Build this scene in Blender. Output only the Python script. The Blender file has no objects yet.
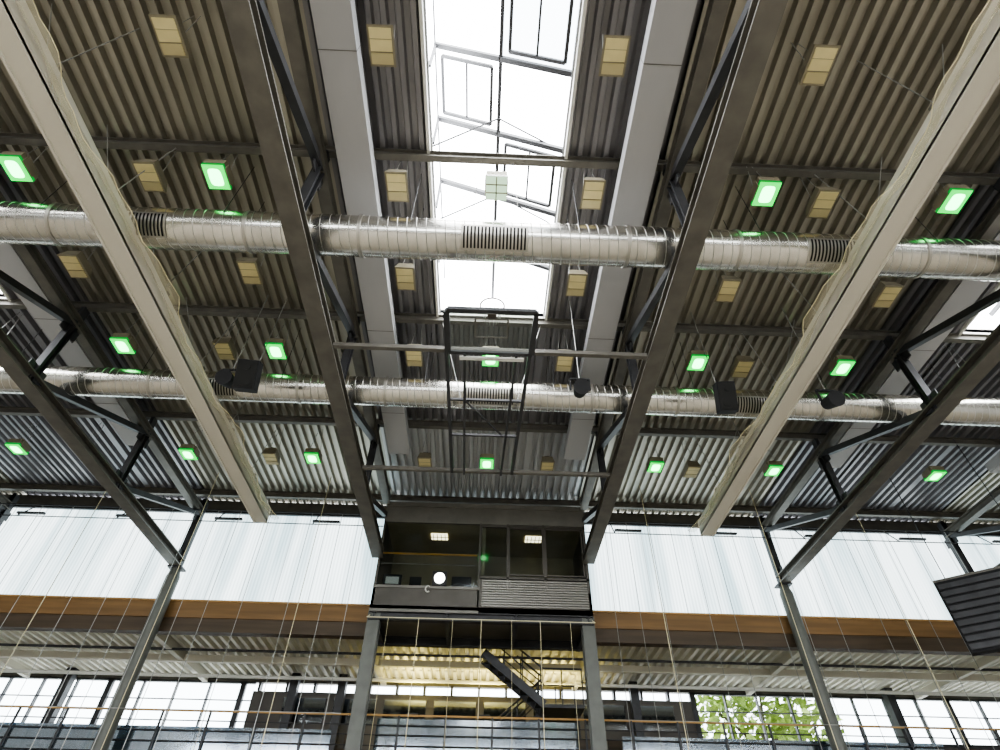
import bpy, math, random, bmesh
from mathutils import Vector, Matrix
random.seed(7)
H0 = 1.6   # eye height above the floor; all coordinates below are relative to eye level
C = bpy.context.scene.collection
try: bpy.context.scene.view_settings.look = 'AgX - Medium High Contrast'
except Exception as e: print(e)

# ------------------------------------------------------------------ materials
def mat(name, col, rough=0.6, metal=0.0, noise=0.0, nscale=4.0, stretch=(1,1,1), bump=0.0, col2=None, emis=None, estr=0.0):
    m = bpy.data.materials.new(name); m.use_nodes = True
    nt = m.node_tree; b = nt.nodes["Principled BSDF"]
    b.inputs["Base Color"].default_value = (*col, 1)
    b.inputs["Roughness"].default_value = rough
    b.inputs["Metallic"].default_value = metal
    if noise > 0 or col2:
        tc = nt.nodes.new("ShaderNodeTexCoord"); mp = nt.nodes.new("ShaderNodeMapping")
        mp.inputs["Scale"].default_value = stretch
        n = nt.nodes.new("ShaderNodeTexNoise"); n.inputs["Scale"].default_value = nscale
        n.inputs["Detail"].default_value = 4
        r = nt.nodes.new("ShaderNodeValToRGB")
        c2 = col2 if col2 else tuple(max(0, c*(1-noise)) for c in col)
        r.color_ramp.elements[0].position = 0.35; r.color_ramp.elements[1].position = 0.65
        r.color_ramp.elements[0].color = (*c2, 1); r.color_ramp.elements[1].color = (*col, 1)
        nt.links.new(tc.outputs["Object"], mp.inputs[0]); nt.links.new(mp.outputs[0], n.inputs["Vector"])
        nt.links.new(n.outputs["Fac"], r.inputs[0]); nt.links.new(r.outputs[0], b.inputs["Base Color"])
    return m

def emat(name, col, s, col2=None, stretch=(1,1,1), nscale=1.0):
    m = bpy.data.materials.new(name); m.use_nodes = True
    nt = m.node_tree; nt.nodes.clear()
    o = nt.nodes.new("ShaderNodeOutputMaterial"); e = nt.nodes.new("ShaderNodeEmission")
    e.inputs[0].default_value = (*col, 1); e.inputs[1].default_value = s
    if col2:
        tc = nt.nodes.new("ShaderNodeTexCoord"); mp = nt.nodes.new("ShaderNodeMapping")
        mp.inputs["Scale"].default_value = stretch
        n = nt.nodes.new("ShaderNodeTexNoise"); n.inputs["Scale"].default_value = nscale; n.inputs["Detail"].default_value = 3
        r = nt.nodes.new("ShaderNodeValToRGB")
        r.color_ramp.elements[0].position = 0.36; r.color_ramp.elements[1].position = 0.56
        r.color_ramp.elements[0].color = (*col2, 1); r.color_ramp.elements[1].color = (*col, 1)
        # fine vertical fluting of the cellular sheet
        wv = nt.nodes.new("ShaderNodeTexWave"); wv.inputs["Scale"].default_value = 3.0; wv.bands_direction='X'
        nt.links.new(tc.outputs["Object"], wv.inputs["Vector"])
        mr = nt.nodes.new("ShaderNodeMapRange"); mr.inputs[3].default_value=s*0.74; mr.inputs[4].default_value=s
        nt.links.new(wv.outputs["Fac"], mr.inputs[0]); nt.links.new(mr.outputs[0], e.inputs[1])
        nt.links.new(tc.outputs["Object"], mp.inputs[0]); nt.links.new(mp.outputs[0], n.inputs["Vector"])
        nt.links.new(n.outputs["Fac"], r.inputs[0]); nt.links.new(r.outputs[0], e.inputs[0])
    nt.links.new(e.outputs[0], o.inputs[0])
    return m

def glassmat(name, col, transp):
    m = bpy.data.materials.new(name); m.use_nodes = True
    nt = m.node_tree; nt.nodes.clear()
    o = nt.nodes.new("ShaderNodeOutputMaterial"); mx = nt.nodes.new("ShaderNodeMixShader")
    t = nt.nodes.new("ShaderNodeBsdfTransparent"); t.inputs[0].default_value = (*col, 1)
    g = nt.nodes.new("ShaderNodeBsdfGlossy"); g.inputs["Roughness"].default_value = 0.08
    g.inputs[0].default_value = (0.8, 0.85, 0.9, 1)
    mx.inputs[0].default_value = 1-transp
    nt.links.new(t.outputs[0], mx.inputs[1]); nt.links.new(g.outputs[0], mx.inputs[2]); nt.links.new(mx.outputs[0], o.inputs[0])
    return m

def netmat(name, col, alpha):
    m = bpy.data.materials.new(name); m.use_nodes = True
    nt = m.node_tree; nt.nodes.clear()
    o = nt.nodes.new("ShaderNodeOutputMaterial"); mx = nt.nodes.new("ShaderNodeMixShader")
    t = nt.nodes.new("ShaderNodeBsdfTransparent")
    d = nt.nodes.new("ShaderNodeBsdfDiffuse"); d.inputs[0].default_value = (*col, 1)
    mx.inputs[0].default_value = alpha
    nt.links.new(t.outputs[0], mx.inputs[1]); nt.links.new(d.outputs[0], mx.inputs[2]); nt.links.new(mx.outputs[0], o.inputs[0])
    return m

M = {}
M['deck'] = mat("deck_brown_metal", (0.40,0.375,0.315), 0.33, 0.55, noise=0.25, nscale=1.2, stretch=(1,0.25,1))
M['deckgrey'] = mat("deck_dark_metal", (0.27,0.26,0.27), 0.33, 0.5, noise=0.25, nscale=1.2, stretch=(1,0.25,1))
M['decklit'] = mat("deck_lit_metal", (0.58,0.58,0.58), 0.35, 0.4, noise=0.2, nscale=1.2, stretch=(1,0.25,1))  # deck colour lightened to paint in the light on the far centre bay
M['lightcover'] = mat("roof_light_block", (0.2,0.2,0.2), 0.9)
M['steel'] = mat("steel_painted_umber", (0.15,0.14,0.12), 0.45, 0.25, noise=0.25, nscale=3)
M['steeldark'] = mat("steel_dark", (0.05,0.05,0.054), 0.5, 0.2, noise=0.3, nscale=3)
M['plate'] = mat("grey_panel", (0.44,0.435,0.44), 0.6, 0.0, noise=0.1, nscale=0.8, stretch=(1,0.3,1))
M['galv'] = mat("galvanised_sheet", (0.70,0.68,0.63), 0.21, 0.97, noise=0.2, nscale=2.0, stretch=(1,1,1))
M['galvseam'] = mat("galvanised_seam", (0.45,0.43,0.39), 0.35, 0.9)
M['black'] = mat("black_plastic", (0.010,0.010,0.011), 0.85)
M['slot'] = mat("grille_slot_dark", (0.012,0.012,0.011), 0.95)
M['tan'] = mat("lamp_housing_tan", (0.27,0.24,0.17), 0.5, 0.1, noise=0.1, nscale=6)
M['cream'] = mat("lamp_reflector_cream", (0.74,0.64,0.34), 0.35, 0.1, noise=0.08, nscale=3)
M['cream2'] = mat("lamp_gear_cover", (0.50,0.43,0.24), 0.45, 0.1)
M['green'] = emat("lamp_glass_green", (0.01,1.0,0.10), 2.0)
M['greenhot'] = emat("lamp_arc_green", (0.22,1.0,0.32), 9)
M['greenspill'] = emat("lamp_spill_green", (0.02,0.9,0.12), 0.45)
M['palelamp'] = emat("lamp_glass_pale", (0.72,1.0,0.68), 1.3)
M['beige'] = mat("curtain_box_beige", (0.62,0.585,0.50), 0.6, 0.0)
M['net'] = netmat("net_fabric_cream", (0.62,0.57,0.40), 0.36)
M['wire'] = mat("wire_steel", (0.38,0.38,0.36), 0.4, 0.5)
M['wirecream'] = mat("cord_cream", (0.75,0.68,0.45), 0.7)
M['sky1'] = emat("skylight_glazing", (0.95,0.98,1.0), 18)
M['sky2'] = emat("skylight_glazing_sash", (0.62,0.74,0.95), 3.2)
M['sky3'] = emat("skylight_glazing_tinted", (0.85,0.93,1.0), 7)
M['poly'] = emat("polycarbonate_panel", (0.84,0.95,0.97), 3.6, col2=(0.40,0.54,0.58), stretch=(1.1,1,0.10), nscale=1.0)
M['fillback'] = emat("rear_fill_glow", (0.93,0.97,1.0), 11)
M['polyrib'] = emat("polycarbonate_joint", (0.70,0.83,0.86), 1.3)
M['timber'] = mat("timber_brown", (0.23,0.13,0.05), 0.55, 0, noise=0.3, nscale=2.5, stretch=(0.2,1,3))
M['timberlit'] = mat("timber_lit_orange", (0.48,0.29,0.11), 0.55, 0, noise=0.2, nscale=2.5, stretch=(0.2,1,3))
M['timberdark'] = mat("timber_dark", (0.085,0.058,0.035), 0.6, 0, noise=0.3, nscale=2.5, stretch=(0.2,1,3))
M['concrete'] = mat("concrete", (0.42,0.41,0.39), 0.85, 0, noise=0.2, nscale=2)
M['wallp'] = mat("wall_plaster", (0.55,0.55,0.54), 0.85, 0, noise=0.08, nscale=1)
M['walldk'] = mat("gallery_wall_panel", (0.12,0.11,0.10), 0.85, 0, noise=0.2, nscale=1)
M['floor'] = mat("sports_floor_wood", (0.49,0.43,0.35), 0.45, 0, noise=0.15, nscale=3, stretch=(0.3,4,1))
M['column'] = mat("column_paint_grey", (0.13,0.135,0.12), 0.5, 0.1, noise=0.2, nscale=3)
M['booth'] = mat("booth_cladding", (0.11,0.10,0.088), 0.45, 0.3, noise=0.2, nscale=2)
M['boothtop'] = mat("booth_fascia", (0.22,0.21,0.19), 0.5, 0.3, noise=0.2, nscale=2)
M['boothin'] = mat("booth_interior", (0.40,0.35,0.23), 0.8, 0, noise=0.15, nscale=2)
M['louver'] = mat("louver_metal", (0.30,0.285,0.26), 0.4, 0.5)
M['glass'] = glassmat("booth_glass", (0.75,0.78,0.78), 0.95)
M['bluegl'] = glassmat("railing_glass", (0.55,0.68,0.78), 0.62)
M['orange'] = mat("orange_rail", (0.75,0.38,0.06), 0.5)
M['lampw'] = emat("white_lamp", (1.0,0.88,0.58), 5)
M['lampball'] = emat("round_lamp", (1,1,0.97), 14)
M['offwhite'] = mat("offwhite_metal", (0.7,0.69,0.64), 0.5)
M['beamlt'] = mat("gallery_beam_light", (0.66,0.63,0.53), 0.6)
M['gdeck'] = mat("gallery_deck", (0.74,0.71,0.60), 0.5, 0.1, noise=0.15, nscale=2)
M['board'] = glassmat("backboard_glass", (0.8,0.82,0.8), 0.9)
M['pane'] = glassmat("window_pane", (0.97,0.98,0.98), 0.96)
M['leaf'] = mat("leaf_green", (0.34,0.46,0.08), 0.7, 0, col2=(0.13,0.20,0.03), nscale=6)
M['ground'] = mat("ground_bounce", (0.62,0.61,0.58), 0.9, 0, noise=0.15, nscale=1)
M['red'] = mat("ring_dark", (0.16,0.10,0.07), 0.5)

# ------------------------------------------------------------------ mesh builder
class MB:
    def __init__(s): s.v=[]; s.f=[]; s.m=[]; s.names=[]
    def mi(s, k):
        if k not in s.names: s.names.append(k)
        return s.names.index(k)
    def add(s, vs, fs, k):
        o=len(s.v); s.v += [tuple(v) for v in vs]
        i=s.mi(k)
        for f in fs: s.f.append(tuple(a+o for a in f)); s.m.append(i)
    def box(s, x0,x1,y0,y1,z0,z1,k):
        vs=[(x0,y0,z0),(x1,y0,z0),(x1,y1,z0),(x0,y1,z0),(x0,y0,z1),(x1,y0,z1),(x1,y1,z1),(x0,y1,z1)]
        s.add(vs,[(0,3,2,1),(4,5,6,7),(0,1,5,4),(1,2,6,5),(2,3,7,6),(3,0,4,7)],k)
    def frame(s, p0, p1, up=(0,0,1)):
        p0=Vector(p0);p1=Vector(p1);d=(p1-p0).normalized();u=Vector(up)
        if abs(d.dot(u))>0.98: u=Vector((0,1,0))
        sd=d.cross(u).normalized();u2=sd.cross(d).normalized()
        return p0,p1,d,sd,u2
    def beam(s,p0,p1,w,h,k,up=(0,0,1),off=(0,0)):
        p0,p1,d,sd,u=s.frame(p0,p1,up)
        vs=[]
        for p in (p0,p1):
            for a,b in ((-1,-1),(1,-1),(1,1),(-1,1)):
                vs.append(p+sd*(a*w/2+off[0])+u*(b*h/2+off[1]))
        s.add(vs,[(0,1,2,3),(7,6,5,4),(0,4,5,1),(1,5,6,2),(2,6,7,3),(3,7,4,0)],k)
    def ibeam(s,p0,p1,w,h,k,tf=0.03,tw=0.03,up=(0,0,1)):
        s.beam(p0,p1,w,tf,k,up,(0,h/2-tf/2)); s.beam(p0,p1,w,tf,k,up,(0,-h/2+tf/2)); s.beam(p0,p1,tw,h-tf*2,k,up)
    def tube(s,p0,p1,r,k,seg=8,r1=None):
        if r1 is None: r1=r
        p0,p1,d,sd,u=s.frame(p0,p1)
        vs=[]
        for p,rr in ((p0,r),(p1,r1)):
            for i in range(seg):
                a=2*math.pi*i/seg; vs.append(p+sd*math.cos(a)*rr+u*math.sin(a)*rr)
        fs=[(i,(i+1)%seg,seg+(i+1)%seg,seg+i) for i in range(seg)]
        fs+=[tuple(range(seg-1,-1,-1)),tuple(range(seg,2*seg))]
        s.add(vs,fs,k)
    def path(s,pts,r,k,seg=6):
        for a,b in zip(pts[:-1],pts[1:]): s.tube(a,b,r,k,seg)
    def obox(s,c,size,R,k):
        c=Vector(c); vs=[]
        for z in(-1,1):
            for x,y in((-1,-1),(1,-1),(1,1),(-1,1)):
                vs.append(c+R@Vector((x*size[0]/2,y*size[1]/2,z*size[2]/2)))
        s.add(vs,[(0,3,2,1),(4,5,6,7),(0,1,5,4),(1,2,6,5),(2,3,7,6),(3,0,4,7)],k)
    def corr(s,x0,x1,y0,y1,z,k,pitch=0.25,dep=0.12,cover=True):
        prof=[];x=x0
        while x<x1-1e-4:
            for a,zz in((0,z),(0.36,z),(0.48,z+dep),(0.88,z+dep)):
                xx=x+a*pitch
                if xx<=x1: prof.append((xx,zz))
            x+=pitch
        prof.append((x1,prof[-1][1]))
        vs=[(a,y0,b) for a,b in prof]+[(a,y1,b) for a,b in prof]
        n=len(prof)
        s.add(vs,[(i,n+i,n+i+1,i+1) for i in range(n-1)],k)
        if cover: s.box(x0-0.03,x1+0.03,y0,y1,z+dep+0.002,z+dep+0.12,'lightcover')  # unseen cover added above the deck to stop sky light leaking through
    def make(s,name,smooth=False,bevel=0):
        me=bpy.data.meshes.new(name)
        xs=[v[0] for v in s.v];ys=[v[1] for v in s.v];zs=[v[2] for v in s.v]
        c=Vector(((min(xs)+max(xs))/2,(min(ys)+max(ys))/2,min(zs)))
        me.from_pydata([tuple(Vector(v)-c) for v in s.v],[],s.f)
        for n in s.names: me.materials.append(M[n])
        for p,i in zip(me.polygons,s.m): p.material_index=i; p.use_smooth=smooth
        me.update()
        ob=bpy.data.objects.new(name,me); ob.location=c+Vector((0,0,H0)); C.objects.link(ob)
        return ob

def Rz(a): return Matrix.Rotation(a,3,'Z')
def Rx(a): return Matrix.Rotation(a,3,'X')

# ------------------------------------------------------------------ room shell
FL=-H0
b=MB(); b.box(-23,23,-18,24,FL-0.2,FL,'floor'); b.make("floor")
b=MB()
for x in (-7.5,7.5): b.box(x-0.03,x+0.03,-14,14,FL,FL+0.004,'offwhite')
for y in (-14,0,14): b.box(-7.5,7.5,y-0.03,y+0.03,FL,FL+0.004,'offwhite')
b.make("court_marking")
for sx,nm in((-1,"wall_left"),(1,"wall_right")):
    b=MB(); b.box(min(sx*23,sx*23.3),max(sx*23,sx*23.3),-18,23.4,FL,11,'wallp'); b.make(nm)
b=MB(); b.box(-23,23,-18.3,-18,FL,4.0,'wallp'); b.box(-23,23,-18.3,-18,9.95,11,'steel'); b.make("wall_back")
b=MB()
x=-23
while x<22.9:
    b.box(x+0.02,x+1.13,-18.2,-18.1,4.0,9.95,'fillback'); b.box(x-0.02,x+0.02,-18.22,-18.05,4.0,9.95,'polyrib'); x+=1.15
b.make("window_1")  # unseen glowing rear wall, added to light the ceiling and trusses
for i,(xa,xb) in enumerate(((-22.9,-3.35),(3.35,22.9))):
    b=MB(); x=xa
    n=round((xb-xa)/1.1); w=(xb-xa)/n
    for j in range(n):
        b.box(xa+j*w+0.012,xa+(j+1)*w-0.012,18.1,18.16,7.12,10.3,'poly')
        b.box(xa+j*w-0.012,xa+j*w+0.012,18.09,18.17,7.12,10.3,'polyrib')
    b.make("window_%d"%(i+2))
for nm,xa,xb in(("wall_front_left",-23,-3.35),("wall_front_right",3.35,23)):
    b=MB()
    b.box(xa,xb,18.0,18.25,10.3,10.7,'steel')
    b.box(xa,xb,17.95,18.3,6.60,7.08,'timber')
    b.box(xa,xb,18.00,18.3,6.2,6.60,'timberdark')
    b.box(xa,xb,17.90,18.3,7.08,7.13,'timberlit')  # lit upper edge of the fascia, painted as a lighter orange strip
    b.make(nm)
b=MB()
for j in range(6): b.box(-3.25+j*1.085,-2.2+j*1.085,19.0,19.06,9.99,10.69,'poly')
b.make("window_9")  # hidden glowing panels, added above the booth to brighten the deck
b=MB(); b.box(-3.3,3.3,19.0,19.1,6.55,9.97,'steeldark'); b.make("wall_front_upper")
b=MB(); b.box(-23,23,18.0,18.2,FL,2.6,'wallp'); b.make("wall_front_lower")

# roof deck
b=MB()
for s in(-1,1):
    xa,xb=(3.25,9.75)
    b.corr(min(s*xa,s*xb),max(s*xa,s*xb),-18.2,18.2,10.7,'deck')
    xa,xb=(16.25,23)
    b.corr(min(s*xa,s*xb),max(s*xa,s*xb),-18.2,18.2,10.7,'deck')
    xa,xb=(1.3,3.25); b.corr(min(s*xa,s*xb),max(s*xa,s*xb),-18.2,13.15,10.7,'deckgrey')
    b.corr(min(s*xa,s*xb),max(s*xa,s*xb),13.15,19.1,10.7,'decklit')
    cx=13*s
    b.corr(cx-3.25,cx-1.3,-18.2,18.2,10.7,'deckgrey'); b.corr(cx+1.3,cx+3.25,-18.2,18.2,10.7,'deckgrey')
    b.corr(cx-1.3,cx+1.3,9.05,18.2,10.7,'deckgrey'); b.corr(cx-1.3,cx+1.3,-18.2,-9.05,10.7,'deckgrey')
b.corr(-1.3,1.3,9.05,13.15,10.7,'deckgrey'); b.corr(-1.3,1.3,13.15,19.1,10.7,'decklit'); b.corr(-1.3,1.3,-18.2,-9.05,10.7,'deckgrey')
b.make("ceiling")

# skylights (mono-pitch glazing on a curb)
def skylight(cx,i):
    b=MB(); zl,zr,zb=12.3,10.98,10.66
    x0,x1=cx-1.3,cx+1.3; y0,y1=-9.05,9.05
    b.box(x0-0.06,x0,y0,y1,zb,10.98,'offwhite'); b.box(x1,x1+0.06,y0,y1,zb,10.98,'offwhite')
    b.box(x0,x1,y1,y1+0.06,zb,10.98,'offwhite'); b.box(x0,x1,y0-0.06,y0,zb,10.98,'offwhite')
    n=13; dy=(y1-y0)/n
    zm=(zl+zr)/2
    for j in range(n):
        ya,yb=y0+j*dy,y0+(j+1)*dy
        for h,(xa,xb,za,zbb) in enumerate(((x0,cx,zl,zm),(cx,x1,zm,zr))):
            k='sky1'
            if j<n-3 and random.random()<0.25: k='sky3'
            if j in (8,7) and h==1: k='sky2' if j==7 else 'sky3'
            b.add([(xa,ya,za),(xb,ya,zbb),(xb,yb,zbb),(xa,yb,za)],[(0,1,2,3)],k)
            if j in (7,8,10) and h==1 or j in (7,9) and h==0:
                o=0.16; q=0.12
                A=[(xa+o,ya+o,za-q-(za-zbb)*o/1.3),(xb-o,ya+o,zbb-q+(za-zbb)*o/1.3),(xb-o,yb-o,zbb-q+(za-zbb)*o/1.3),(xa+o,yb-o,za-q-(za-zbb)*o/1.3)]
                for e in range(4): b.beam(A[e],A[(e+1)%4],0.06,0.07,'steeldark')
                m0=[(A[0][t]+A[1][t])/2 for t in range(3)]; m1=[(A[3][t]+A[2][t])/2 for t in range(3)]
                b.beam(m0,m1,0.04,0.04,'steeldark')
        b.add([(x0,ya,10.98),(x0,yb,10.98),(x0,yb,zl),(x0,ya,zl)],[(0,1,2,3)],'sky1')
        b.beam((x0,ya,zl-0.09),(x1,ya,zr-0.09),0.09,0.1,'steeldark')
        b.beam((x0+0.03,ya,10.98),(x0+0.03,ya,zl),0.05,0.05,'steeldark')
    b.beam((cx,y0,zm-0.09),(cx,y1,zm-0.09),0.07,0.1,'steeldark')
    b.beam((x0,y0,zl-0.03),(x0,y1,zl-0.03),0.06,0.08,'steeldark')
    for y in(y0,y1): b.add([(x0,y,10.98),(x1,y,10.98),(x0,y,zl)],[(0,1,2)],'sky1')
    for y in (4.95,6.6):
        b.tube((x0,y,11.0),(cx,y-0.4,11.5),0.018,'steeldark',6); b.tube((x1,y,11.0),(cx,y-0.4,11.5),0.018,'steeldark',6)
    b.make("window_%d"%i)
skylight(0,4); skylight(-13,5); skylight(13,6)

# purlins
for yy in (-16.4,-12.3,-8.2,-4.1,0.85,4.95,9.05,13.15,17.3):
    b=MB(); b.ibeam((-23,yy,10.58),(23,yy,10.58),0.13,0.22,'steel',0.02,0.02); b.make("roof_purlin")

# trusses
nodes=[-16.4,-12.3,-8.2,-4.1,0.85,4.95,9.05,13.15,17.6]
def truss(x):
    b=MB(); zb,zt=8.12,9.98
    ye = 17.6 if abs(x)>4 else 16.5
    b.ibeam((x,-17.6,zb),(x,ye,zb),0.34,0.26,'steel',0.035,0.04)
    b.ibeam((x,-17.6,zt),(x,ye,zt),0.24,0.24,'steel',0.03,0.03)
    for i,y in enumerate(nodes):
        if y>ye: continue
        if i<8 : b.ibeam((x,y,zb),(x,y,zt),0.16,0.18,'steeldark',0.02,0.02,up=(0,1,0))
        b.box(x-0.05,x+0.05,y-0.1,y+0.1,zt+0.1,10.46,'steeldark')
        b.box(x-0.015,x+0.015,y-0.28,y+0.28,zb+0.1,zb+0.4,'steeldark')
        b.box(x-0.015,x+0.015,y-0.28,y+0.28,zt-0.4,zt-0.1,'steeldark')
    for i in range(4,8):
        y1=nodes[i+1]; z1=zt-0.05
        if y1>ye: t=(ye-nodes[i])/(y1-nodes[i]); z1=zb+0.05+(z1-zb-0.05)*t; y1=ye
        b.beam((x,nodes[i],zb+0.05),(x,y1,z1),0.15,0.15,'steeldark')
    for i in range(0,4):
        b.beam((x,nodes[i+1],zb+0.05),(x,nodes[i],zt-0.05),0.15,0.15,'steeldark')
    b.make("roof_truss")
for x in(-16.25,-9.75,-3.25,3.25,9.75,16.25): truss(x)

# columns
for x in(-16.25,-9.75,9.75,16.25):
    b=MB()
    b.tube((x,17.6,FL),(x,17.6,7.7),0.2,'column',24)
    b.tube((x,17.6,7.7),(x,17.6,7.98),0.2,'column',24,0.12)
    b.beam((x,17.6,7.9),(x,17.6,10.4),0.2,0.2,'steeldark')
    b.tube((x,17.6,FL),(x,17.6,FL+0.05),0.35,'column',20)
    b.box(x-0.22,x+0.22,17.4,17.8,7.95,8.0,'steeldark')
    b.make("steel_column",smooth=False)
# eave rail
for xa,xb in((-23,-3.4),(3.4,23)):
    b=MB()
    b.beam((xa,17.75,10.1),(xb,17.75,10.1),0.09,0.09,'steeldark')
    b.tube((xa,17.3,9.5),(xb,17.3,9.5),0.018,'steeldark')
    x=xa+1
    while x<xb:
        b.beam((x,17.3,9.5),(x,17.75,10.08),0.03,0.03,'steeldark')
        b.box(x,min(xb,x+0.9),17.2,17.3,9.55,9.61,'steeldark'); x+=3.25
    b.make("eave_rail")

# grey service panels beside trusses
for cx in(-13,0,13):
    for s in(-1,1):
        b=MB(); c=cx+s*2.62
        b.box(c-0.31,c+0.31,-13.2,13.9,10.02,10.32,'plate')
        for y in range(-12,14,3): b.box(c-0.312,c+0.312,y-0.006,y+0.006,10.015,10.322,'steel')
        for y in (0.85,4.95,9.05,-4.1,-8.2,-12.3,13.15): b.box(c-0.2,c+0.2,y-0.04,y+0.04,10.3,10.46,'steeldark')
        b.make("service_duct_panel")

# spiral ducts
def duct(y,z,r,grs):
    b=MB(); seg=72
    b.tube((-22.95,y,z),(22.95,y,z),r,'galv',seg)
    pitch=0.17; n=int(45.8/pitch)
    ss=32; w=0.008; vs=[]; fs=[]
    tot=n*ss
    for t in range(tot+1):
        a=2*math.pi*t/ss; xx=-22.9+pitch*t/ss; ca,sa=math.cos(a),math.sin(a)
        for dx,rr in((-w,r),(0,r+0.006),(w,r)): vs.append((xx+dx,y+ca*rr,z+sa*rr))
    for t in range(tot):
        for q in(0,1): fs.append((3*t+q,3*t+q+1,3*t+q+4,3*t+q+3))
    b.add(vs,fs,'galvseam')
    for x in (-20.5,-17.2,-13.9,-10.6,-7.8,-4.4,-2.4,2.4,4.4,7.8,10.6,13.9,17.2,20.5):
        b.tube((x-0.03,y,z),(x+0.03,y,z),r+0.014,'galvseam',48)
    def arc(x0,x1,rr,a0,a1,k,n=14):
        vs=[]
        for i in range(n+1):
            a=a0+(a1-a0)*i/n
            vs+=[(x0,y+math.cos(a)*rr,z+math.sin(a)*rr),(x1,y+math.cos(a)*rr,z+math.sin(a)*rr)]
        b.add(vs,[(2*i,2*i+1,2*i+3,2*i+2) for i in range(n)],k)
    for gx in grs:
        arc(gx-0.6,gx+0.6,r+0.012,math.radians(190),math.radians(262),'galvseam')
        for t in range(18):
            xx=gx-0.54+t*0.0635
            arc(xx-0.016,xx+0.016,r+0.02,math.radians(196),math.radians(256),'slot')
    for xh in (-21,-18,-14.5,-11,-8,-4.8,-1.5,1.5,4.8,8,11,14.5,18,21):
        for s in(-1,1):
            b.tube((xh,y+s*(r+0.01),z),(xh,y+s*(r+0.01),10.69),0.007,'steeldark',5)
    b.make("ventilation_duct",smooth=False)
duct(5.75,8.95,0.37,(-6.35,0,6.2)); duct(9.95,8.95,0.34,(-6.4,0,6.2))
duct(-5.75,8.95,0.37,(-6.35,0,6.2))

# lamps
def lamp_lit(x,y,z=9.6,pale=False):
    b=MB(); R=Rx(0)
    g,gh,gs=('palelamp','palelamp','offwhite') if pale else ('green','greenhot','greenspill')
    c=Vector((x,y,z))
    b.obox(c+Vector((0,0,0.12)),(0.38,0.46,0.14),R,'tan')
    b.obox(c+Vector((0,0,0.02)),(0.39,0.47,0.06),R,gs)  # green spill on the housing sides, put in as a weak glow
    for s in(-1,1): b.obox(c+Vector((s*0.2,0,0.1)),(0.02,0.3,0.2),R,'tan')
    b.obox(c+Vector((0,0,-0.015)),(0.38,0.46,0.012),R,g)
    vs=[];ax,ay=0.12,0.165
    for i in range(16):
        a=2*math.pi*i/16; ca,sa=math.cos(a),math.sin(a)
        vs.append(c+Vector((ax*math.copysign(abs(ca)**0.5,ca),ay*math.copysign(abs(sa)**0.5,sa),-0.024)))
    b.add(vs,[tuple(range(15,-1,-1))],gh)
    if pale:
        for yy in(-0.08,0.08): b.obox(c+Vector((0,yy,-0.03)),(0.38,0.02,0.012),R,'tan')
        b.obox(c+Vector((0,0,-0.03)),(0.02,0.46,0.012),R,'tan')
    b.obox(c+Vector((0,0,0.24)),(0.2,0.2,0.1),R,'tan')
    for sx in(-1,1):
        b.tube(c+Vector((sx*0.18,0,0.18)),(x+sx*0.05,y,10.69),0.007,'wire',5)
    b.make("high_bay_light")
def lamp_off(x,y,z=9.6):
    b=MB()
    vs=[]
    for zz,w,l in((z-0.04,0.20,0.29),(z+0.2,0.15,0.22)):
        vs+=[(x-w,y-l,zz),(x+w,y-l,zz),(x+w,y+l,zz),(x-w,y+l,zz)]
    b.add(vs,[(0,3,2,1),(4,5,6,7),(0,1,5,4),(1,2,6,5),(2,3,7,6),(3,0,4,7)],'tan')
    b.box(x-0.165,x+0.165,y-0.25,y+0.07,z-0.055,z-0.035,'cream')
    b.box(x-0.165,x+0.165,y+0.09,y+0.25,z-0.06,z-0.035,'cream2')
    b.box(x-0.165,x+0.165,y-0.103,y-0.097,z-0.060,z-0.05,'tan')
    b.box(x-0.07,x+0.07,y-0.1,y+0.1,z+0.2,z+0.3,'steeldark')
    for sx in(-1,1): b.tube((x+sx*0.15,y,z+0.2),(x+sx*0.05,y,10.69),0.007,'wire',5)
    b.make("flood_light")
for y in (5.04,9.38,13.66,-4.4,-8.5):
    for x in(-8.62,-5.05,0,4.92,8.40,-13.5,13.2): lamp_lit(x,y-(0.1 if x>1 else 0),pale=(y==5.04 and x==0))
for y in (5.08,9.40,13.7):
    for x in(-6.25,-1.8,1.76,6.02,-11.6,11.6): lamp_off(x,y)
for y in (2.78,7.12):
    for x in(-8.6,-5.02,-1.82,1.74,4.92,8.30): lamp_off(x,y)

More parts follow.
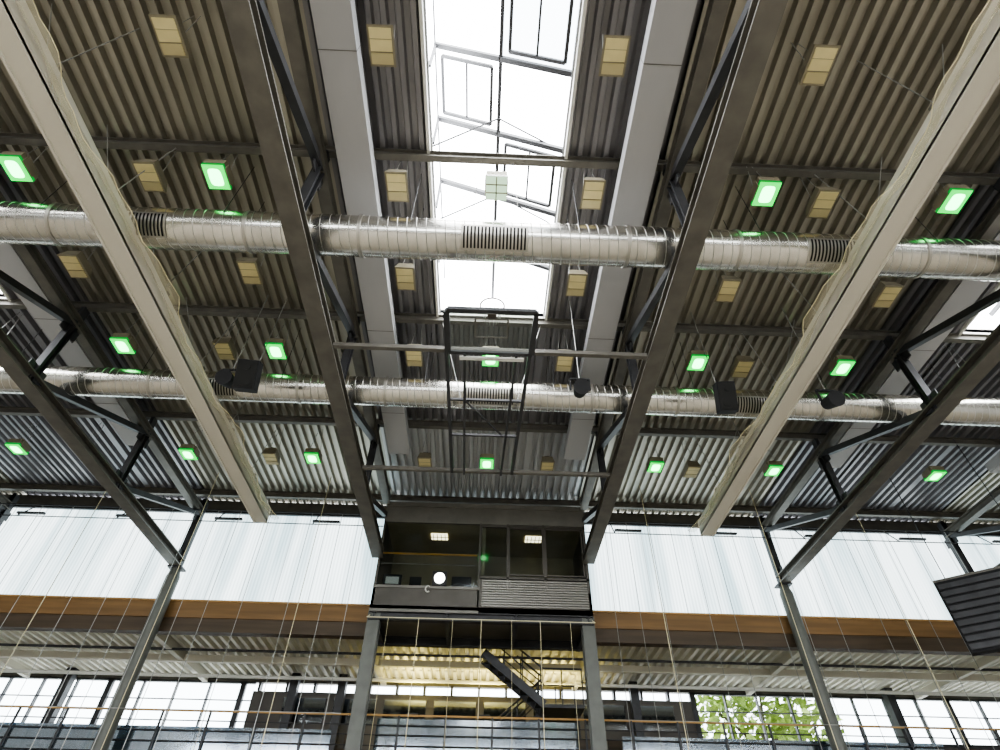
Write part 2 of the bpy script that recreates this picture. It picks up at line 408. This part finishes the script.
# divider curtain housings
def curtain(x,inner):
    b=MB(); z=8.2; ye=14.9
    b.box(x-0.19,x+0.19,-15,ye,z,z+0.05,'beige')
    b.box(x-0.19,x-0.15,-15,ye,z-0.03,z+0.42,'beige'); b.box(x+0.15,x+0.19,-15,ye,z-0.03,z+0.42,'beige')
    b.add([(x-0.19,ye,z),(x+0.19,ye,z),(x+0.19,ye,z+0.42),(x-0.19,ye,z+0.42),(x,ye+0.25,z+0.1),(x,ye+0.2,z+0.42)],
          [(0,1,4),(0,4,5,3),(1,2,5,4),(2,3,5)],'beige')
    n=300
    m=6; vs=[];fs=[];edge=[]
    for j in range(n+1):
        y=-14.5+(ye+14.3)*j/n
        w=0.32+0.10*math.sin(y*1.3+x)+0.06*math.sin(y*3.1)+0.03*math.sin(y*7.7)
        for i in range(m+1):
            t=i/m
            p=(x+inner*(0.19+w*t),y,z+0.30-0.34*math.sin(t*math.pi*0.7)+0.008*math.sin(y*13+i*1.3))
            vs.append(p)
        edge.append(p)
    fs=[(j*(m+1)+i,(j+1)*(m+1)+i,(j+1)*(m+1)+i+1,j*(m+1)+i+1) for j in range(n) for i in range(m)]
    b.add(vs,fs,'net')
    b.path(edge[::2],0.008,'wirecream',4)
    for y in (-12.3,-8.2,-4.1,-1.5,0.85,3.0,4.95,7.0,9.05,11.2,13.15):
        b.tube((x,y,z+0.4),(x+inner*0.4,y,10.69),0.010,'wire',5)
        b.tube((x,y,z+0.4),(x-inner*0.9,y-0.3,10.69),0.008,'wire',5)
        b.box(x-0.2,x+0.2,y-0.04,y+0.04,z+0.42,z+0.47,'steel')
    b.make("divider_curtain",smooth=False)
curtain(-6.45,1); curtain(6.5,-1)

# basketball backboard (hoisted flat)
b=MB()
for yy in(7.6,11.7):
    b.beam((-3.05,yy,8.0),(3.05,yy,8.0),0.09,0.09,'steel')
b.beam((-0.85,11.7,7.95),(-0.85,6.6,7.95),0.07,0.07,'steeldark'); b.beam((0.62,11.7,7.95),(0.80,6.6,7.95),0.07,0.07,'steeldark')
b.beam((-0.55,11.7,7.9),(-0.5,7.6,7.9),0.05,0.05,'steeldark'); b.beam((0.35,11.7,7.9),(0.5,7.6,7.9),0.05,0.05,'steeldark')
b.beam((-0.85,9.0,7.95),(0.75,9.0,7.95),0.05,0.05,'steeldark'); b.beam((-0.85,10.2,7.95),(0.68,10.2,7.95),0.05,0.05,'steeldark')
b.beam((-0.5,9.0,7.92),(0.35,10.2,7.92),0.03,0.03,'steeldark')
for a,c in(((-0.9,6.55),(0.9,6.55)),((-0.9,7.6),(0.9,7.6)),((-0.9,6.55),(-0.9,7.6)),((0.9,6.55),(0.9,7.6))):
    b.beam((a[0]*0.9,a[1],7.95),(c[0]*0.9,c[1],7.95),0.08,0.08,'steeldark')
b.box(-0.8,0.8,6.58,7.58,7.96,7.98,'board')
for a,c in(((-0.3,6.75),(0.3,6.75)),((-0.3,7.2),(0.3,7.2)),((-0.3,6.75),(-0.3,7.2)),((0.3,6.75),(0.3,7.2))):
    b.beam((a[0],a[1],7.95),(c[0],c[1],7.95),0.03,0.01,'steel')
b.box(-0.6,0.65,7.66,7.74,7.86,7.9,'offwhite')
n=28
pts=[(0.0+0.225*math.cos(2*math.pi*i/n),6.72,8.3+0.225*math.sin(2*math.pi*i/n)) for i in range(n+1)]
b.path(pts,0.016,'red',6)
b.box(-0.08,0.08,6.66,6.78,7.98,8.08,'red')
for i in range(0,n,2):
    p=pts[i]; b.tube(p,(p[0]*0.6,7.1,8.3+(p[2]-8.3)*0.6),0.005,'offwhite',4)
for s in(-1,1):
    b.tube((s*0.6,9.0,8.0),(s*1.2,9.05,10.5),0.008,'wire',5); b.tube((s*0.7,6.7,8.0),(s*0.3,4.95,10.5),0.006,'wire',5)
b.make("basketball_backboard")

# loudspeakers
def speaker(x,y,z,w,h,rot):
    b=MB(); R=Rz(rot)@Rx(math.radians(25))
    c=Vector((x,y,z))
    b.obox(c,(w,0.26,h),R,'black'); b.obox(c+R@Vector((0,-0.14,0)),(w*0.88,0.02,h*0.9),R,'slot')
    b.tube(c+R@Vector((0,-0.165,-h*0.18)),c+R@Vector((0,-0.145,-h*0.18)),w*0.34,'slot',20)
    b.tube(c+R@Vector((0,-0.165,h*0.25)),c+R@Vector((0,-0.145,h*0.25)),w*0.16,'slot',16)
    b.beam(c+Vector((0,0.18,0)),c+Vector((0,0.18,0.45)),0.04,0.04,'black')
    b.tube(c+Vector((0,0.18,0.4)),(x,y+0.18,10.69),0.01,'wire')
    b.make("loudspeaker")
speaker(-4.90,8.45,7.9,0.42,0.62,math.radians(6)); speaker(4.82,8.45,7.75,0.36,0.62,math.radians(-6))
def spot(x,y,z):
    b=MB(); c=Vector((x,y,z))
    b.tube(c+Vector((0,-0.2,-0.08)),c+Vector((0,0.15,0.06)),0.17,'black',16,0.12)
    b.beam(c+Vector((-0.2,0,0)),c+Vector((-0.2,0,0.3)),0.03,0.04,'black'); b.beam(c+Vector((0.2,0,0)),c+Vector((0.2,0,0.3)),0.03,0.04,'black')
    b.beam(c+Vector((-0.2,0,0.3)),c+Vector((0.2,0,0.3)),0.03,0.04,'black')
    b.tube(c+Vector((0,0,0.3)),(x,y,10.69),0.01,'wire')
    b.make("spotlight")
for p in((-5.35,8.6,7.9),(1.85,8.42,7.8),(6.95,8.4,7.7)): spot(*p)

# ------------------------------------------------------------------ control booth
b=MB(); X=3.25; yf=16.6; yb=18.95
b.box(-X,X,yf,yb,6.44,6.6,'booth')
b.box(-X,X,yf,yb,9.75,9.97,'booth')
b.box(-X,X,yf-0.03,yf+0.05,9.28,9.97,'boothtop')
b.box(-X-0.02,X+0.02,yf-0.07,yf+0.02,9.84,9.99,'boothtop')
b.box(-X,-X+0.08,yf,yb,6.44,9.97,'booth'); b.box(X-0.08,X,yf,yb,6.44,9.97,'booth')
b.box(-X,X,yb-0.08,yb,6.44,9.97,'boothin')
b.box(-X,-0.1,yf,yf+0.06,6.44,7.14,'booth')
b.box(-0.15,X,yf,yf+0.06,6.44,7.45,'booth')
for i in range(11):
    z=6.62+i*0.075; b.box(-0.02,X-0.1,yf-0.05,yf,z,z+0.045,'louver')
for z in(6.44,7.14): b.box(-X,-0.1,yf-0.04,yf+0.02,z-0.03,z+0.05,'boothtop')
for xx in(-X+0.04,-0.12,0.75,1.9,X-0.06): b.box(xx-0.035,xx+0.035,yf-0.03,yf+0.05,7.1,9.3,'booth')
for z in(7.5,9.22): b.box(-0.12,X,yf-0.03,yf+0.05,z-0.03,z+0.04,'booth')
for xa,xb in((0.8,1.85),(1.95,3.1)):
    for xx in(xa,xb): b.box(xx-0.02,xx+0.02,yf-0.04,yf,7.6,9.15,'booth')
    for z in(7.6,9.15): b.box(xa,xb,yf-0.04,yf,z-0.02,z+0.02,'booth')
b.box(-X+0.05,-0.15,yf+0.0,yf+0.01,7.2,9.28,'glass'); b.box(-0.1,X-0.05,yf+0.0,yf+0.01,7.5,9.25,'glass')
b.box(-X+0.08,X-0.08,yf+0.1,yb-0.1,9.30,9.36,'boothin')
b.box(-0.05,0.05,yf+0.1,yb-0.1,6.6,9.3,'boothin')
for cx in(-1.5,1.65):
    b.box(cx-0.27,cx+0.27,17.3,17.7,9.27,9.3,'lampw')
    for i in range(4): b.box(cx-0.27+0.13*i+0.06,cx-0.27+0.13*i+0.08,17.3,17.7,9.255,9.27,'slot')
    b.box(cx-0.27,cx+0.27,17.49,17.51,9.255,9.27,'slot')
b.tube((-X+0.1,yf+0.15,8.28),(-0.2,yf+0.15,8.28),0.03,'orange'); b.tube((-X+0.1,yf+0.15,7.95),(-0.2,yf+0.15,7.95),0.015,'louver')
b.box(-X+0.1,-0.2,yf+0.15,yf+0.8,7.2,7.24,'boothin')
for xx,w,h in((-2.75,0.55,0.36),(-2.05,0.35,0.3),(-0.65,0.6,0.34)):
    b.box(xx-w/2,xx+w/2,yf+0.2,yf+0.26,7.26,7.26+h,'black'); b.box(xx-0.05,xx+0.05,yf+0.22,yf+0.3,7.22,7.3,'black')
b.box(-2.95,-2.55,yf+0.185,yf+0.2,7.32,7.54,'offwhite')
b.box(-1.52,-1.08,yf-0.06,yf-0.0,7.2,7.64,'black')
b.tube((-1.3,yf-0.06,7.42),(-1.3,yf-0.10,7.42),0.155,'lampball',24)
cp=[(-1.62+0.07*math.cos(a),yf-0.07,7.08+0.09*math.sin(a)) for a in [math.radians(50+26*i) for i in range(11)]]
b.path(cp,0.02,'offwhite',6)
b.ibeam((-X,yf+0.1,6.32),(X,yf+0.1,6.32),0.2,0.24,'steeldark'); b.ibeam((-X,yb-0.2,6.32),(X,yb-0.2,6.32),0.2,0.24,'steeldark')
for xx in(-3.1,-1,1,3.1): b.ibeam((xx,yf,6.32),(xx,yb,6.32),0.12,0.2,'steeldark')
for s in(-1,1):
    b.ibeam((s*3.1,16.85,FL),(s*3.1,16.85,6.44),0.36,0.34,'column',0.04,0.04,up=(0,1,0))
b.make("control_booth")

# access stair
b=MB()
def flight(x0,z0,x1,z1,y0,y1,zmax=99):
    for yy in(y0,y1): b.beam((x0,yy,z0),(x1,yy,z1),0.06,0.24,'steeldark')
    n=max(3,int(abs(z1-z0)/0.18))
    for i in range(n):
        t=(i+0.5)/n; xx=x0+(x1-x0)*t; zz=z0+(z1-z0)*t
        b.box(xx-0.13,xx+0.13,y0,y1,zz-0.02,zz+0.02,'steeldark')
    for yy in(y0,y1):
        for h,r in((1.0,0.03),(0.55,0.02)):
            t=0
            if z0+h>zmax: t=(z0+h-zmax)/(z0-z1)
            b.tube((x0+(x1-x0)*t,yy,z0+(z1-z0)*t+h),(x1,yy,z1+h),r,'steeldark')
        for t in(0.05,0.35,0.65,0.95):
            xx=x0+(x1-x0)*t; zz=z0+(z1-z0)*t; b.tube((xx,yy,zz),(xx,yy,min(zz+1.0,zmax)),0.02,'steeldark')
flight(0.1,6.2,2.0,4.75,19.15,19.9,6.35)
b.box(1.9,3.2,19.1,20.9,4.66,4.76,'steeldark')
for yy in(19.12,20.88):
    b.tube((1.9,yy,5.75),(3.2,yy,5.75),0.03,'steeldark')
    for xx in(1.95,2.55,3.18): b.tube((xx,yy,4.7),(xx,yy,5.75),0.02,'steeldark')
flight(2.0,4.7,-0.2,2.9,20.1,20.85)
for xx in (2.0,3.1): b.tube((xx,20.0,2.9),(xx,20.0,4.66),0.06,'steeldark')
b.make("access_stair")

# ------------------------------------------------------------------ gallery behind
b=MB(); b.box(-23,23,17.9,23.4,2.6,2.9,'concrete'); b.make("floor_gallery")
b=MB()
b.corr(-23,-3.35,18.3,23.3,6.4,'gdeck',0.3,0.12); b.corr(3.35,23,18.3,23.3,6.4,'gdeck',0.3,0.12); b.corr(-3.35,3.35,19.1,23.3,6.4,'gdeck',0.3,0.12)
b.make("ceiling_gallery")
b=MB()
for x in(-16.4,-10,-3.5,3.5,10,16.4): b.box(x-0.09,x+0.09,18.35,23.0,6.18,6.4,'beamlt')
b.box(-23,23,20.6,20.75,6.15,6.36,'beamlt'); b.tube((-23,19.6,6.2),(23,19.6,6.2),0.04,'steeldark'); b.tube((-23,21.8,6.05),(23,21.8,6.05),0.06,'offwhite')
b.make("gallery_ceiling_beam")
# fill lights on invented stands, added to brighten and yellow the gallery soffit
for x,col,e in((-2.2,(1,0.85,0.28),70),(0.2,(1,0.85,0.28),60),(2.6,(1,0.85,0.28),60)):
    b=MB(); b.box(x-0.2,x+0.2,21.55,21.85,4.9,5.0,'steeldark'); b.tube((x,21.7,2.9),(x,21.7,4.9),0.03,'steeldark'); b.tube((x,21.7,2.9),(x,21.7,2.94),0.15,'steeldark',16)
    ob=b.make("soffit_fill_stand")
    l=bpy.data.lights.new("soffit_fill",'AREA'); l.shape='RECTANGLE'; l.size=0.36; l.size_y=0.25; l.energy=e; l.color=col; l.spread=math.radians(130)
    lo=bpy.data.objects.new("soffit_fill",l); C.objects.link(lo); lo.parent=ob
    lo.location=(0,0,2.12); lo.rotation_euler=(math.pi,0,0)
# back wall with window band
b=MB()
b.box(-23,23,23.1,23.3,2.9,4.7,'walldk')
b.box(-23,23,23.1,23.3,6.24,6.5,'steel')
b.box(-8.2,7.9,23.1,23.3,4.7,5.95,'walldk')
for x in range(-8,8): b.box(x-0.04,x+0.04,23.0,23.3,5.95,6.24,'steeldark')
for x in (-7,-5.2,-3.4,-1.6,0.2,2.0,3.8,5.6): b.box(x,x+1.5,23.04,23.1,4.95,5.75,'bluegl'); b.box(x-0.04,x+1.54,23.05,23.1,5.75,5.8,'steel')
b.make("wall_gallery")
for wi,(xa,xb) in enumerate(((-23,-8.2),(7.9,23))):
    b=MB()
    b.box(xa,xb,23.05,23.2,4.70,4.77,'steeldark'); b.box(xa,xb,23.05,23.2,6.18,6.24,'steeldark'); b.box(xa,xb,23.1,23.16,5.62,5.65,'steeldark')
    x=xa; i=0
    while x<=xb+0.01:
        w=0.09 if i%4==0 else 0.022
        b.box(x-w,x+w,23.05,23.2,4.70,6.24,'steeldark'); x+=1.2; i+=1
    b.box(xa,xb,23.12,23.14,4.8,6.2,'pane')
    b.make("window_%d"%(7+wi))
for x in(-14.6,-6.6,-4.9,5.6,15):
    b=MB(); b.box(x-0.14,x+0.14,22.4,22.7,2.9,6.38,'steeldark'); b.box(x-0.2,x+0.2,22.34,22.76,2.9,2.94,'steeldark'); b.make("gallery_post")
# balustrade
b=MB(); y=18.05
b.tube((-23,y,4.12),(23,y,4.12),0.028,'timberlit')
for z in(3.15,3.4,3.65,3.88): b.tube((-23,y,z),(23,y,z),0.016,'steeldark')
x=-23
while x<23:
    b.beam((x,y,2.9),(x,y,4.12),0.05,0.05,'steeldark'); x+=1.3
b.box(-2.8,2.8,y+0.05,y+0.06,2.95,4.05,'bluegl')
b.box(-13,-4,y+0.05,y+0.06,2.95,3.75,'bluegl'); b.box(4,13,y+0.05,y+0.06,2.95,3.75,'bluegl')
b.make("gallery_balustrade")
def chair(x,y,rot):
    b=MB(); R=Rz(rot); c=Vector((x,y,2.9))
    b.obox(c+R@Vector((0,0,0.45)),(0.44,0.42,0.05),R,'timberdark')
    b.obox(c+R@Vector((0,0.2,0.78)),(0.42,0.04,0.28),R,'timberdark')
    for sx in(-1,1):
        b.tube(c+R@Vector((sx*0.2,-0.2,0)),c+R@Vector((sx*0.2,-0.19,0.45)),0.014,'steeldark')
        b.tube(c+R@Vector((sx*0.2,0.24,0)),c+R@Vector((sx*0.2,0.2,0.92)),0.014,'steeldark')
    b.make("chair")
x=-15
while x<16:
    if abs(x)>1: chair(x,18.7+random.uniform(-0.1,0.1),random.uniform(-0.4,0.4))
    x+=0.95

# vertical net cables in front of the end wall
for sgn in(-1,1):
    b=MB(); x=4.0
    while x<16.2:
        b.tube((sgn*x,17.0,1.2),(sgn*x,17.0,9.75),0.009,'wire',5); x+=random.choice((0.75,1.0,1.35))
    for x in (5.0,8.6,11.8): b.tube((sgn*x,15.6,1.2),(sgn*x,15.6,10.3),0.010,'wirecream',5)
    b.tube((sgn*3.6,17.0,9.75),(sgn*16.2,17.0,9.75),0.02,'steeldark')
    b.tube((sgn*3.6,17.0,3.9),(sgn*16.2,17.0,3.9),0.008,'wire',5)
    b.make("ball_net_cable")
b=MB()
for x in(-2.6,-1.75,-0.8,0,0.85,1.65,2.5): b.tube((x,16.2,0.5),(x,16.2,6.1),0.009 if x in(-1.75,0,1.65) else 0.005,'wirecream',5)
b.tube((-3.2,16.2,6.1),(3.2,16.2,6.1),0.012,'wirecream')
for x in(-3.2,3.2): b.tube((x,16.2,6.1),(x,16.58,6.3),0.012,'wirecream')
b.make("ball_net_cable")

# scoreboard
b=MB(); a=math.atan2(-0.64,0.77); R=Rz(a); c=Vector((12.2,14.5,5.86))+R@Vector((1.3,0.15,0))
b.obox(c,(2.6,0.25,1.8),R,'black')
for i in range(9): b.obox(c+R@Vector((0,-0.14,-0.76+i*0.19)),(2.5,0.03,0.13),R,'steeldark')
for s in(-1,1):
    q=c+R@Vector((s*1.0,0,0)); b.tube((q.x,q.y,c.z+0.9),(q.x,q.y,10.69),0.012,'steeldark')
b.obox(c+R@Vector((0,0,0.95)),(2.6,0.1,0.08),R,'steel')
b.make("scoreboard")

# ------------------------------------------------------------------ outside
b=MB(); b.box(-60,60,23.5,80,FL-0.3,FL-0.1,'ground'); b.make("ground_outside")  # pale unseen ground, added to bounce light up to the gallery ceiling
b=MB()
for i in range(1300):
    while True:
        p=Vector((random.uniform(-1,1),random.uniform(-1,1),random.uniform(-1,1)))
        if p.length<1: break
    cx,cy,cz=12.3+p.x*3.4,27.8+p.y*1.8,6.4+p.z*2.6
    R=Matrix.Rotation(random.uniform(0,6.28),3,(random.random(),random.random(),random.random()+0.1))
    s=random.uniform(0.15,0.32)
    vs=[Vector((cx,cy,cz))+R@Vector(q)*s for q in((-1,0,0),(-0.3,0.5,0.15),(0.5,0.4,0.1),(1,0,0),(0.5,-0.4,0.1),(-0.3,-0.5,0.15))]
    b.add(vs,[(0,1,2,3,4,5)],'leaf')
b.tube((12.3,27.8,FL-0.1),(12.3,27.8,6),0.22,'timberdark',10,0.12)
for dx,dz in((-1.8,1.6),(1.7,1.9),(0.3,2.4)): b.tube((12.3,27.8,5.2),(12.3+dx,27.8,5.2+dz),0.1,'timberdark',8,0.04)
b.make("tree")

# ------------------------------------------------------------------ world & camera
w=bpy.data.worlds.new("World"); bpy.context.scene.world=w; w.use_nodes=True
bg=w.node_tree.nodes["Background"]; bg.inputs[0].default_value=(0.88,0.95,1.0,1); bg.inputs[1].default_value=8.0

cam=bpy.data.cameras.new("camera"); co=bpy.data.objects.new("camera",cam); C.objects.link(co)
cam.lens=20.38; cam.sensor_width=36; cam.clip_end=300
xr=Vector((0.9992,-0.0368,0.0123)).normalized(); fw=Vector((0.0179,0.7186,0.6953)).normalized()
up=xr.cross(fw).normalized(); xr=fw.cross(up).normalized()
co.matrix_world=Matrix(((xr.x,up.x,-fw.x,0),(xr.y,up.y,-fw.y,0),(xr.z,up.z,-fw.z,H0),(0,0,0,1)))
bpy.context.scene.camera=co
